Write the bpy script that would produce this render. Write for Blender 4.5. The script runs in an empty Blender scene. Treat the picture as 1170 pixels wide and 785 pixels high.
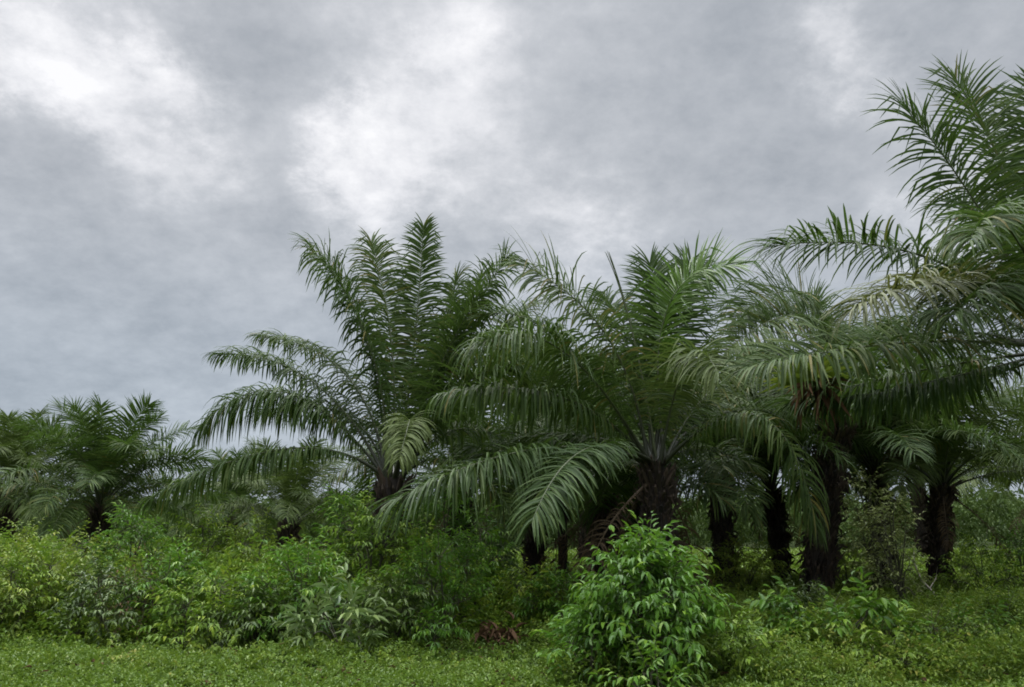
import bpy, math, random
import numpy as np

random.seed(7)
SC = bpy.context.scene
COL = SC.collection
R = math.radians
Z = np.array([0., 0., 1.])

# ------------------------------------------------------------------ camera
CAM_H, PITCH, FPX = 1.7, R(12.8), 918.0
cam_d = bpy.data.cameras.new('camera')
cam_d.sensor_width = 36.0
cam_d.lens = 36.0 * FPX / 1170.0
cam_d.clip_start = 0.1
cam_d.clip_end = 6000.0
cam = bpy.data.objects.new('camera', cam_d)
COL.objects.link(cam)
cam.location = (0, 0, CAM_H)
cam.rotation_euler = (R(90) + PITCH, 0, 0)
SC.camera = cam


def at(px, py, d):
    """a point of the place: the direction seen at (px, py) of the photo, d metres ahead"""
    u, v = (px - 585.0) / FPX, (392.5 - py) / FPX
    y = math.cos(PITCH) - v * math.sin(PITCH)
    z = math.sin(PITCH) + v * math.cos(PITCH)
    k = d / y
    return np.array([u * k, d, CAM_H + z * k])


def sky_dir(px, py):
    p = at(px, py, 100.0) - np.array([0, 0, CAM_H])
    return p / np.linalg.norm(p)


def ground_z(x, y):
    x = np.asarray(x, float); y = np.asarray(y, float)
    near = np.clip((70 - np.hypot(x, y)) / 40, 0, 1)
    return near * (0.05 * np.sin(x * .55 + 1.3) * np.cos(y * .43) + 0.035 * np.sin(x * 1.7 + y * 1.1) + 0.03 * np.sin(x * .9 - y * 1.9))


# ------------------------------------------------------------------ small numeric helpers
def nrm(a):
    return a / np.maximum(np.linalg.norm(a, axis=-1, keepdims=True), 1e-9)


class Geo:
    """collects quads/tris with a per-vertex tone and builds ONE mesh"""
    def __init__(self):
        self.v, self.q, self.t, self.tone, self.n = [], [], [], [], 0

    def add(self, v, q=None, t=None, tone=0.5):
        v = np.asarray(v, float).reshape(-1, 3)
        if q is not None and len(q): self.q.append(np.asarray(q, int).reshape(-1, 4) + self.n)
        if t is not None and len(t): self.t.append(np.asarray(t, int).reshape(-1, 3) + self.n)
        self.v.append(v)
        self.tone.append(np.broadcast_to(np.asarray(tone, float), (len(v),)).copy())
        self.n += len(v)

    def mesh(self, name, mat, smooth=False):
        v = np.concatenate(self.v)
        q = np.concatenate(self.q) if self.q else np.zeros((0, 4), int)
        t = np.concatenate(self.t) if self.t else np.zeros((0, 3), int)
        me = bpy.data.meshes.new(name)
        me.vertices.add(len(v)); me.vertices.foreach_set('co', v.astype(np.float32).ravel())
        me.loops.add(q.size + t.size)
        me.loops.foreach_set('vertex_index', np.concatenate([q.ravel(), t.ravel()]).astype(np.int32))
        me.polygons.add(len(q) + len(t))
        st = np.concatenate([np.arange(len(q)) * 4, q.size + np.arange(len(t)) * 3]).astype(np.int32)
        me.polygons.foreach_set('loop_start', st)
        me.polygons.foreach_set('use_smooth', np.full(len(q) + len(t), smooth))
        a = me.attributes.new('tone', 'FLOAT', 'POINT')
        a.data.foreach_set('value', np.concatenate(self.tone).astype(np.float32))
        me.update(calc_edges=True)
        me.materials.append(mat)
        return me

    def build(self, name, mat, parent=None, smooth=False):
        return link(name, self.mesh(name, mat, smooth), parent)


def link(name, data, parent=None):
    o = bpy.data.objects.new(name, data)
    COL.objects.link(o)
    if parent is not None: o.parent = parent
    return o


def empty(name, loc):
    o = bpy.data.objects.new(name, None)
    COL.objects.link(o)
    o.location = [float(c) for c in loc]
    return o


def tag(o, label=None, cat=None, group=None, kind=None):
    if label: o['label'] = label
    if cat: o['category'] = cat
    if group: o['group'] = group
    if kind: o['kind'] = kind
    return o


def tube(geo, pts, rad, sides=6, tone=0.5, flat=1.0):
    pts = np.asarray(pts, float); n = len(pts)
    rad = np.broadcast_to(np.asarray(rad, float), (n,))
    T = nrm(np.gradient(pts, axis=0))
    ref = np.where(np.abs(T[:, 2:3]) > .9, np.array([[1., 0, 0]]), Z[None])
    S = nrm(np.cross(T, ref)); U = np.cross(S, T)
    a = np.arange(sides) / sides * 2 * np.pi
    v = pts[:, None] + rad[:, None, None] * (np.cos(a)[None, :, None] * S[:, None] + flat * np.sin(a)[None, :, None] * U[:, None])
    i = np.arange(n - 1)[:, None] * sides; j = np.arange(sides)[None]; k = (j + 1) % sides
    q = np.stack([i + j, i + k, i + sides + k, i + sides + j], -1).reshape(-1, 4)
    geo.add(v.reshape(-1, 3), q, tone=tone)


# ------------------------------------------------------------------ leaves
def leaf_template(rows, droop=.25, fold=.25):
    if rows == 2:                                   # folded diamond, two triangles
        v = np.array([[0, 0, 0], [-.5, .45, fold * .5], [0, 1, -droop], [.5, .45, fold * .5]])
        return v, np.zeros((0, 4), int), np.array([[0, 3, 2], [0, 2, 1]])
    if rows == 3: ys, ws = [0, .4, 1], [.12, 1, .04]
    else: ys, ws = [0, .25, .6, 1], [.12, .85, .8, .03]
    v = []
    for y, w in zip(ys, ws):
        for s in (-1, 0, 1):
            v.append((s * .5 * w, y, -droop * y * y + abs(s) * fold * .5 * w))
    q = []
    for r in range(len(ys) - 1):
        for c in (0, 1):
            i = r * 3 + c
            q.append((i, i + 1, i + 4, i + 3))
    return np.array(v), np.array(q), np.zeros((0, 3), int)


def put_leaves(geo, tpl, pos, D, N, ln, wd, tone):
    tv, tq, tt = tpl
    y = nrm(D); x = nrm(np.cross(y, N)); z = np.cross(x, y)
    ln = np.asarray(ln).reshape(-1, 1, 1); wd = np.asarray(wd).reshape(-1, 1, 1)
    v = pos[:, None] + wd * tv[None, :, 0:1] * x[:, None] + ln * tv[None, :, 1:2] * y[:, None] + ln * tv[None, :, 2:3] * z[:, None]
    n, m = len(pos), len(tv)
    off = (np.arange(n) * m)[:, None, None]
    geo.add(v.reshape(-1, 3), (tq[None] + off).reshape(-1, 4) if len(tq) else None,
            (tt[None] + off).reshape(-1, 3) if len(tt) else None, np.repeat(tone, m))


def spray_leaves(rng, org, dirs, nleaf, tlen, llen, lwid, droop=.6, spread=1.0, jitter=.2):
    """short arched twigs with alternate leaves; returns leaf arrays and the twig curves"""
    n = len(org)
    tl = tlen * rng.uniform(.65, 1.25, n)
    d = nrm(dirs)
    side = nrm(np.cross(d, Z + rng.normal(0, .25, (n, 3))))
    pos, D, N, ln, tw = [], [], [], [], [org]
    p = org.copy(); cur = d.copy()
    for k in range(nleaf):
        cur = nrm(cur - Z * droop * .9 / nleaf)
        p = p + cur * (tl / nleaf)[:, None]
        tw.append(p)
        sgn = 1 if k % 2 else -1
        f = k / max(nleaf - 1, 1)
        last = k == nleaf - 1
        dd = cur * (.55 + .5 * f) + (0 if last else 1) * sgn * side * spread * (1.1 - .45 * f) - Z * droop * rng.uniform(.2, 1.1, (n, 1)) + rng.normal(0, jitter, (n, 3))
        pos.append(p); D.append(nrm(dd))
        up = nrm(np.cross(side, cur)); up = np.where(up[:, 2:3] < 0, -up, up)
        N.append(nrm(up * .8 + Z * .5 + rng.normal(0, .3, (n, 3))))
        ln.append(llen * (1 - .35 * abs(f - .45)) * rng.uniform(.7, 1.2, n))
    pos, D, N, ln = map(np.concatenate, (pos, D, N, ln))
    return pos, D, N, ln, ln * (lwid / llen), np.stack(tw, 1)


# ------------------------------------------------------------------ materials
def new_mat(name):
    m = bpy.data.materials.new(name)
    m.use_nodes = True
    m.node_tree.nodes.clear()
    return m, m.node_tree.nodes, m.node_tree.links


def ramp(nodes, stops):
    n = nodes.new('ShaderNodeValToRGB')
    cr = n.color_ramp
    while len(cr.elements) > 2: cr.elements.remove(cr.elements[-1])
    for i, (p, c) in enumerate(stops):
        e = cr.elements[i] if i < 2 else cr.elements.new(p)
        e.position = p; e.color = (*c, 1)
    return n


def leaf_mat(name, stops, rough=.45, trans=.3, tcol=(.10, .16, .03), spec=.5, objvar=.35, patch=.5, scale=.6):
    m, N, L = new_mat(name)
    out = N.new('ShaderNodeOutputMaterial')
    at_ = N.new('ShaderNodeAttribute'); at_.attribute_name = 'tone'
    oi = N.new('ShaderNodeObjectInfo')
    geo = N.new('ShaderNodeNewGeometry')
    nz = N.new('ShaderNodeTexNoise'); nz.inputs['Scale'].default_value = scale; nz.inputs['Detail'].default_value = 3
    L.new(geo.outputs['Position'], nz.inputs['Vector'])
    a = N.new('ShaderNodeMath'); a.operation = 'MULTIPLY_ADD'; a.inputs[1].default_value = objvar; a.inputs[2].default_value = -objvar * .5
    L.new(oi.outputs['Random'], a.inputs[0])
    b = N.new('ShaderNodeMath'); b.operation = 'MULTIPLY_ADD'; b.inputs[1].default_value = patch; b.inputs[2].default_value = -patch * .5
    L.new(nz.outputs['Fac'], b.inputs[0])
    c = N.new('ShaderNodeMath'); L.new(a.outputs[0], c.inputs[0]); L.new(b.outputs[0], c.inputs[1])
    d = N.new('ShaderNodeMath'); d.use_clamp = True; L.new(c.outputs[0], d.inputs[0]); L.new(at_.outputs['Fac'], d.inputs[1])
    r = ramp(N, stops); L.new(d.outputs[0], r.inputs[0])
    p = N.new('ShaderNodeBsdfPrincipled')
    p.inputs['Roughness'].default_value = rough
    p.inputs['Specular IOR Level'].default_value = spec
    L.new(r.outputs[0], p.inputs['Base Color'])
    t = N.new('ShaderNodeBsdfTranslucent')
    mix = N.new('ShaderNodeMix'); mix.data_type = 'RGBA'; mix.inputs['Factor'].default_value = .5
    L.new(r.outputs[0], mix.inputs['A']); mix.inputs['B'].default_value = (*tcol, 1)
    L.new(mix.outputs['Result'], t.inputs['Color'])
    ms = N.new('ShaderNodeMixShader'); ms.inputs[0].default_value = trans
    L.new(p.outputs[0], ms.inputs[1]); L.new(t.outputs[0], ms.inputs[2])
    L.new(ms.outputs[0], out.inputs['Surface'])
    return m


def bark_mat(name, c0, c1, scale=14, bump=.5, rough=.85):
    m, N, L = new_mat(name)
    out = N.new('ShaderNodeOutputMaterial')
    tc = N.new('ShaderNodeTexCoord')
    nz = N.new('ShaderNodeTexNoise'); nz.inputs['Scale'].default_value = scale; nz.inputs['Detail'].default_value = 6; nz.inputs['Roughness'].default_value = .7
    L.new(tc.outputs['Object'], nz.inputs['Vector'])
    at_ = N.new('ShaderNodeAttribute'); at_.attribute_name = 'tone'
    s = N.new('ShaderNodeMath'); s.operation = 'MULTIPLY_ADD'; s.inputs[1].default_value = .6; s.inputs[2].default_value = -.3
    L.new(nz.outputs['Fac'], s.inputs[0])
    s2 = N.new('ShaderNodeMath'); s2.use_clamp = True; L.new(s.outputs[0], s2.inputs[0]); L.new(at_.outputs['Fac'], s2.inputs[1])
    r = ramp(N, [(.1, c0), (.9, c1)]); L.new(s2.outputs[0], r.inputs[0])
    p = N.new('ShaderNodeBsdfPrincipled'); p.inputs['Roughness'].default_value = rough
    L.new(r.outputs[0], p.inputs['Base Color'])
    b = N.new('ShaderNodeBump'); b.inputs['Strength'].default_value = bump; b.inputs['Distance'].default_value = .03
    L.new(nz.outputs['Fac'], b.inputs['Height']); L.new(b.outputs[0], p.inputs['Normal'])
    L.new(p.outputs[0], out.inputs['Surface'])
    return m


M = {}
M['palm'] = leaf_mat('palm_leaf', [(0, (0.026, 0.054, 0.012)), (0.55, (0.059, 0.1, 0.022)), (0.9, (0.103, 0.14, 0.032)), (1, (0.167, 0.14, 0.034))], .52, .26, (.10, .18, .025), .22, .30, .3)
M['palm_young'] = leaf_mat('young_palm_leaf', [(0, (0.065, 0.135, 0.016)), (1, (0.135, 0.225, 0.03))], .42, .35, (.13, .26, .03), .5, .1, .2)
M['palm_yellow'] = leaf_mat('yellowing_palm_leaf', [(0, (0.06, 0.09, 0.02)), (1, (0.145, 0.15, 0.038))], .5, .25, (.14, .15, .03), .4, .1, .3)
M['palm_far'] = leaf_mat('pale_palm_leaf', [(0, (0.038, 0.068, 0.016)), (1, (0.107, 0.14, 0.034))], .55, .25, (.12, .19, .03), .22, .3, .3)
M['palm_dry'] = leaf_mat('dry_palm_leaf', [(0, (.05, .035, .02)), (1, (.15, .10, .055))], .7, .15, (.12, .08, .03), .2, .3, .3)
M['rachis'] = bark_mat('palm_rachis', (.026, .030, .013), (.10, .12, .045), 6, .1, .5)
M['rachis_dry'] = bark_mat('dry_rachis', (.07, .045, .025), (.16, .11, .06), 6, .2, .8)
M['trunk'] = bark_mat('palm_trunk_bark', (.011, .008, .006), (.075, .050, .032), 9, .8)
M['stem'] = bark_mat('shrub_stem', (.03, .035, .015), (.10, .09, .05), 20, .3)
M['bright'] = leaf_mat('bright_shrub_leaf', [(0, (0.047, 0.122, 0.012)), (0.6, (0.098, 0.217, 0.017)), (1, (0.221, 0.34, 0.032))], .42, .30, (.14, .28, .02), .45, .1, .35, 1.5)
M['mid'] = leaf_mat('mid_green_leaf', [(0, (0.077, 0.152, 0.015)), (0.6, (0.167, 0.266, 0.022)), (1, (0.323, 0.391, 0.039))], .5, .28, (.12, .22, .02), .4, .2, .5, .9)
M['dark'] = leaf_mat('dark_green_leaf', [(0, (0.034, 0.073, 0.01)), (1, (0.112, 0.168, 0.023))], .45, .2, (.06, .13, .02), .45, .2, .5)
M['lime'] = leaf_mat('yellow_green_leaf', [(0, (0.097, 0.164, 0.017)), (0.6, (0.174, 0.243, 0.026)), (1, (0.292, 0.313, 0.044))], .5, .3, (.2, .26, .03), .4, .2, .5, .9)
M['grey'] = leaf_mat('grey_green_leaf', [(0, (0.067, 0.139, 0.035)), (1, (0.251, 0.321, 0.107))], .36, .2, (.10, .18, .04), .6, .2, .4)
M['pale'] = leaf_mat('pale_leaf', [(0, (0.124, 0.172, 0.043)), (1, (0.33, 0.358, 0.121))], .45, .3, (.2, .24, .05), .5, .2, .4)
M['weed'] = leaf_mat('weed_leaf', [(0, (0.061, 0.12, 0.012)), (0.5, (0.128, 0.209, 0.021)), (0.9, (0.208, 0.272, 0.035)), (1, (0.268, 0.265, 0.05))], .5, .28, (.16, .24, .02), .4, 0, 1.0, .35)
M['cover'] = leaf_mat('cover_crop_leaf', [(0, (0.068, 0.128, 0.013)), (0.5, (0.116, 0.195, 0.02)), (1, (0.184, 0.25, 0.03))], .5, .28, (.17, .28, .03), .4, 0, .55, .5)
M['dead'] = leaf_mat('dead_leaf', [(0, (.05, .028, .015)), (1, (.19, .11, .06))], .75, .1, (.12, .06, .02), .2, .1, .3)
M['wood'] = leaf_mat('far_wood_leaf', [(0, (0.044, 0.081, 0.019)), (1, (0.117, 0.165, 0.038))], .6, .2, (.1, .16, .03), .3, .2, .8, .08)

# ------------------------------------------------------------------ palm fronds
def frond_geo(curve, A, rng, lmax=1.0, nside=110, droop=.5, K=5, width=.046, vrank=22, roll=0.0, roll0=0.0, s0=.15, ebase=14, tone=0.5, tspread=.18, fold=.3, tipopen=28, miss=.03):
    """leaflets and rachis of one feather frond. curve: (n,3) points from crown to tip, A: horizontal heading"""
    curve = np.asarray(curve, float)
    seg = np.linalg.norm(np.diff(curve, axis=0), axis=1)
    s = np.concatenate([[0], np.cumsum(seg)]); total = s[-1]; s = s / total
    A = nrm(np.array([A[0], A[1], 0.])); S0 = np.cross(A, Z)
    T_all = nrm(np.gradient(curve, axis=0))
    g = Geo()
    for side in (-1, 1):
        u = np.clip((np.arange(nside) + rng.uniform(-.3, .3, nside)) / nside, 0, 1)
        u = u[rng.random(nside) > miss]
        f = np.clip(s0 + (1 - s0) * u ** .92, 0, .998)
        n = len(f)
        P = np.stack([np.interp(f, s, curve[:, i]) for i in range(3)], 1)
        T = nrm(np.stack([np.interp(f, s, T_all[:, i]) for i in range(3)], 1))
        S = nrm(S0 - (T @ S0)[:, None] * T); U = np.cross(S, T)
        U = np.where((U @ Z)[:, None] < -.999, -U, U)
        ra = R(roll0) + R(roll) * f
        S, U = S * np.cos(ra)[:, None] + U * np.sin(ra)[:, None], U * np.cos(ra)[:, None] - S * np.sin(ra)[:, None]
        shape = np.interp(u, [0, .12, .4, .7, .92, 1], [.16, .52, 1, .98, .8, .56])
        Ln = lmax * shape * rng.uniform(.82, 1.1, n)
        ang = np.interp(u, [0, .5, .85, 1], [R(88), R(74), R(56), R(tipopen)]) + rng.normal(0, R(5), n)
        el = R(ebase) + R(vrank) * rng.choice([-1., 0., 1.], n) + rng.normal(0, R(6), n)
        D = nrm(np.cos(ang)[:, None] * T + np.sin(ang)[:, None] * (np.cos(el)[:, None] * side * S + np.sin(el)[:, None] * U))
        Nr = nrm(U + rng.normal(0, .22, (n, 3)))
        W = nrm(np.cross(D, Nr)); NN = nrm(np.cross(W, D))
        dr = droop * rng.uniform(.6, 1.35, n)
        kink = rng.random(n) < .16
        prof = np.interp(np.arange(K + 1) / K, [0, .15, .5, .8, 1], [.45, .95, 1, .62, .05])
        p = P.copy(); rows = []
        wd = width * np.clip(.55 + .5 * shape, 0, 1) * rng.uniform(.85, 1.15, n)
        for k in range(K + 1):
            w = (wd * prof[k] * .5)[:, None]
            Wk = nrm(np.cross(D, NN)); Nk = np.cross(Wk, D)
            rows.append(np.stack([p - Wk * w + Nk * w * fold, p, p + Wk * w + Nk * w * fold], 1))
            p = p + D * (Ln / K)[:, None]
            bend = dr * (0.75 + .6 * k / K) / K * 1.6
            bend = np.where(kink & (k == K // 2), bend + 1.0, bend)
            D = nrm(D - Z * bend[:, None])
            NN = nrm(NN - (NN * D).sum(1, keepdims=True) * D)
        V = np.stack(rows, 1)                       # n, K+1, 3, 3
        m = (K + 1) * 3
        base = []
        for k in range(K):
            for c in (0, 1):
                i = k * 3 + c
                base.append((i, i + 1, i + 4, i + 3))
        q = (np.array(base)[None] + (np.arange(n) * m)[:, None, None]).reshape(-1, 4)
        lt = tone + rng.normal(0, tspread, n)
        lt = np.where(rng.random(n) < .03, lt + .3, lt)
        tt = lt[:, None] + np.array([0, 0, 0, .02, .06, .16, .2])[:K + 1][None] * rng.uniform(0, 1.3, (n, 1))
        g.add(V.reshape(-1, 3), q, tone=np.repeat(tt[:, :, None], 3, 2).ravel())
    tube(g, curve[2:], .003, 3, tone=tone)
    rg = Geo()
    rad = np.interp(s, [0, .08, .2, .6, 1], [.075, .05, .032, .018, .005]) * (total / 4.8) ** .5
    tube(rg, curve, rad, 6, tone=np.repeat(np.interp(s, [0, .12, .3], [-.2, .1, .5]), 6), flat=.75)
    return g, rg


def arc(e0, bend, length, n=26, power=1.25, side=0.0):
    """rachis in the xz plane heading +x: starts at elevation e0 and bends down by `bend` degrees"""
    t = np.linspace(0, 1, n)
    th = R(e0) - R(bend) * t ** power
    ph = R(side) * t
    d = np.stack([np.cos(th) * np.cos(ph), np.cos(th) * np.sin(ph), np.sin(th)], 1)
    p = np.zeros((n, 3)); p[1:] = np.cumsum((d[1:] + d[:-1]) / 2, axis=0) * length / (n - 1)
    return p


def bez(p0, mid, p2, tm=.55, n=26):
    c = (mid - (1 - tm) ** 2 * p0 - tm ** 2 * p2) / (2 * tm * (1 - tm))
    t = np.linspace(0, 1, n)[:, None]
    return (1 - t) ** 2 * p0 + 2 * t * (1 - t) * c + t ** 2 * p2


# a library of fronds: from upright young ones to drooping old ones (shared mesh data)
LIB = {}
POST = [(82, 45, 4.3, .25, 12), (72, 62, 4.7, .35, 12), (60, 75, 4.8, .45, 14), (48, 82, 4.9, .6, 14),
        (35, 82, 4.9, .75, 12), (22, 78, 4.8, .9, 10), (8, 70, 4.6, 1.0, 6), (-8, 60, 4.3, 1.0, 4)]


def make_lib(kind, mat, nside, K, width, fold, seed):
    lst = []
    for i, (e0, bend, ln, droop, eb) in enumerate(POST):
        for v in range(2):
            rng = np.random.default_rng(seed + i * 7 + v)
            cv = arc(e0 + rng.uniform(-4, 4), bend * rng.uniform(.85, 1.2), ln * rng.uniform(.92, 1.05), side=rng.uniform(-14, 14))
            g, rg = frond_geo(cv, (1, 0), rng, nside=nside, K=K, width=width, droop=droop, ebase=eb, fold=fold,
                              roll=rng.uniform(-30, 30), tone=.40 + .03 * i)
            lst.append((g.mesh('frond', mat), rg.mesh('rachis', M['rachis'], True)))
    LIB[kind] = lst


make_lib('near', M['palm'], 135, 5, .038, .3, 100)
make_lib('far', M['palm'], 110, 4, .048, .25, 300)
make_lib('pale', M['palm_far'], 110, 4, .048, .25, 500)
DRY = []
for v in range(3):
    rng = np.random.default_rng(900 + v)
    g, rg = frond_geo(arc(-30 - 8 * v, 48, 3.2), (1, 0), rng, nside=46, K=4, width=.04, droop=1.4, lmax=.6, miss=.25, fold=.5)
    DRY.append((g.mesh('dry_frond', M['palm_dry']), rg.mesh('rachis', M['rachis_dry'], True)))


def add_frond(root, meshes, loc, az, scale=1.0, tilt=0.0, name='frond'):
    f = link(name, meshes[0], root)
    f.location = [float(c) for c in loc]; f.rotation_euler = (R(tilt), 0, az); f.scale = (scale,) * 3
    r = link('rachis', meshes[1], f)
    return f


def trunk_mesh(h, r, seed, boots=True):
    rng = np.random.default_rng(seed)
    g = Geo()
    zs = np.linspace(-.15, h + .12, 14)
    rr = r * np.interp(zs / max(h, .1), [0, .12, .8, 1, 1.2], [1.25, 1.0, 1.0, .85, .5])
    pts = np.stack([.03 * np.sin(zs * 1.3 + seed), .03 * np.cos(zs * 1.1 + seed), zs], 1)
    tube(g, pts, rr, 14, tone=.25)
    n = int(h / .5 * 40) if boots else int(h / .5 * 10)
    box = np.array([[-1, 0, -1], [1, 0, -1], [.5, 1, .1], [-.5, 1, .1], [-.8, 0, .6], [.8, 0, .6], [.35, 1, .7], [-.35, 1, .7]], float)
    quads = [(0, 1, 2, 3), (4, 7, 6, 5), (0, 4, 5, 1), (1, 5, 6, 2), (2, 6, 7, 3), (3, 7, 4, 0)]
    for i in range(n):
        a = i * 2.39996 + rng.normal(0, .06)
        z = .05 + (h - .05) * (i + .5) / n
        f = z / h
        if not boots and rng.random() < .5: continue
        out = np.array([math.cos(a), math.sin(a), 0]); tan = np.array([-math.sin(a), math.cos(a), 0])
        w = r * rng.uniform(.13, .22); hh = r * rng.uniform(.2, .4)
        le = r * rng.uniform(.2, .55) * (1 + .9 * (f > .75)) * (1 if boots else .3)
        up = rng.uniform(.4, 1.5)
        base = out * r * .86 + Z * z
        v = base + box[:, 0:1] * w * tan + box[:, 1:2] * le * (out + Z * up) + box[:, 2:3] * hh * (Z - out * .25)
        g.add(v, quads, tone=np.clip(rng.normal(.42 + .25 * (f > .75), .2), 0, 1))
    # fibres and ragged sheath strips hanging from the leaf bases
    m = int(h * 150) if boots else int(h * 14)
    a = rng.uniform(0, 6.283, m); z = rng.uniform(.1 * h, h * 1.02, m)
    pos = np.stack([np.cos(a) * r * 1.12, np.sin(a) * r * 1.12, z], 1)
    D = np.stack([np.cos(a) * .5, np.sin(a) * .5, rng.uniform(-1.4, .4, m)], 1)
    N = np.stack([np.cos(a), np.sin(a), rng.uniform(0, .4, m)], 1)
    put_leaves(g, leaf_template(2, .3, .2), pos, D, N, rng.uniform(.1, .32, m), rng.uniform(.015, .05, m), rng.uniform(.2, .9, m))
    return g


def filler(k, n, rng):
    f = (k + .5) / n
    return f


def generic_palm(px, py, d, label, lib='far', n=30, r=.33, scale=1.0, rot=0.0, seed=0, dry=2, lo=0.0, hi=.72, group='oil palms of the plantation', azs=None, boots=True, bx=None):
    rng = np.random.default_rng(seed + 11)
    c = at(px, py, d)
    x0 = at(bx, 640, d)[0] if bx else c[0]
    h = float(c[2] - ground_z(c[0], c[1]))
    r *= .72
    root = empty('oil_palm', (x0, c[1], ground_z(x0, c[1])))
    tag(root, label, 'palm', group)
    tm = trunk_mesh(h, r, seed, boots)
    lean = c[0] - x0
    if abs(lean) > .01:
        for arr in tm.v: arr[:, 0] += lean * (np.clip(arr[:, 2], 0, None) / h) ** 1.3
    tm.build('trunk', M['trunk'], root)
    L = LIB[lib]
    for k in range(n):
        f = lo + (hi - lo) * (k + .5) / n
        az = rot + k * 2.39996 + rng.normal(0, .12)
        if azs is not None and not azs(math.degrees(az) % 360, f): continue
        i = min(len(POST) - 1, max(0, int(f * len(POST) + rng.normal(0, .35))))
        me = L[2 * i + int(rng.integers(2))]
        rad = r * (.25 + .6 * f)
        loc = (lean + math.cos(az) * rad, math.sin(az) * rad, h + .30 - .55 * f)
        add_frond(root, me, loc, az, scale * rng.uniform(.9, 1.08), rng.normal(0, 4))
    for k in range(dry):
        az = rot + rng.uniform(0, 6.283)
        add_frond(root, DRY[k % 3], (lean + math.cos(az) * r, math.sin(az) * r, h - .25), az, scale * rng.uniform(.6, .95), rng.normal(0, 6), 'dry_frond')
    return root, c, h


def hero_fronds(root, c, d, specs, seed, n_scale=1.0):
    """fronds of one palm, each set out by the middle and the tip of its midrib"""
    base = np.array(root.location)
    for k, sp in enumerate(specs):
        rng = np.random.default_rng(seed + k)
        (mx, my, md), (tx, ty, td) = sp[0], sp[1]
        o = dict(sp[2]) if len(sp) > 2 else {}
        mat = M[o.pop('mat', 'palm')]; tm = o.pop('tm', .55); nm = o.pop('name', 'frond'); lab = o.pop('label', None); dz = o.pop('dz', .1)
        mid, tip = at(mx, my, d + md), at(tx, ty, d + td)
        A = tip - c; A[2] = 0
        if 'A' in o: A = np.array((*o.pop('A'), 0.))
        An = A / max(np.linalg.norm(A), 1e-6)
        p0 = c + An * .16 + Z * dz
        cv = bez(p0, mid, tip, tm) - base
        ln = np.linalg.norm(np.diff(cv, axis=0), axis=1).sum()
        o['lmax'] = o.get('lmax', .9) * 1.22; o['width'] = .037
        o['nside'] = int(max(100, 172 * min(1.15, ln / 4.8)))
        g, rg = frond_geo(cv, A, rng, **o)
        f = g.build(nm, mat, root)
        if lab: f['label'] = lab
        rg.build('rachis', M['rachis'], f, True)


# ------------------------------------------------------------------ the four near palms
back = lambda a, f: (35 < a < 145) or (215 < a < 325 and f > .30)

D1 = 16.0
root, c, h = generic_palm(450, 553, D1, 'tall oil palm left of centre, its upright fronds fanned against the sky', 'near', 36, .34, .95, .4, 1, 1,
                          azs=lambda a, f: 60 < a < 120 and f > .5)
hero_fronds(root, c, D1, [
    ((318, 514, -.6), (165, 572, -1.0), dict(droop=2.0, lmax=.6, ebase=-6)),
    ((305, 446, -.2), (228, 488, -.4), dict(droop=2.0, lmax=.95, ebase=-2, tm=.62, tipopen=45)),
    ((345, 428, .5), (248, 405, .8), dict(droop=1.4, lmax=.65)),
    ((385, 418, 1.2), (296, 384, 1.8), dict(droop=1.3, lmax=.62)),
    ((516, 400, .9), (552, 312, 1.4), dict(droop=.9, lmax=.75)),
    ((412, 372, .2), (356, 287, .4), dict(droop=1.2, lmax=.95, roll=-25)),
    ((424, 400, -.6), (372, 300, -1.0), dict(droop=1.1, lmax=.8, roll=20)),
    ((447, 390, .4), (424, 276, .9), dict(droop=.8, lmax=.7)),
    ((474, 385, .8), (484, 258, 1.0), dict(droop=.5, lmax=.55, A=(.1, 1), vrank=12)),
    ((500, 425, -.3), (548, 336, -.6), dict(droop=.9, lmax=.75)),
    ((503, 400, .5), (522, 318, .8), dict(droop=.9, lmax=.7)),
    ((525, 390, .1), (579, 294, .0), dict(droop=1.1, lmax=.72, roll=25)),
    ((545, 410, 1.0), (612, 345, 2.0), dict(droop=.8, lmax=.8)),
    ((530, 440, -.8), (596, 420, -1.4), dict(droop=.9)),
    ((468, 480, -1.4), (456, 525, -2.6), dict(droop=1.2, lmax=.5, tone=.75, mat='palm_far')),
    ((385, 470, 1.0), (300, 470, 1.6), dict(droop=1.0, lmax=.8)),
    ((530, 490, .6), (610, 520, .8), dict(droop=1.0, lmax=.8)),
    ((520, 530, -.8), (590, 590, -1.2), dict(droop=1.1, lmax=.7)),
], 2000)

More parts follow.
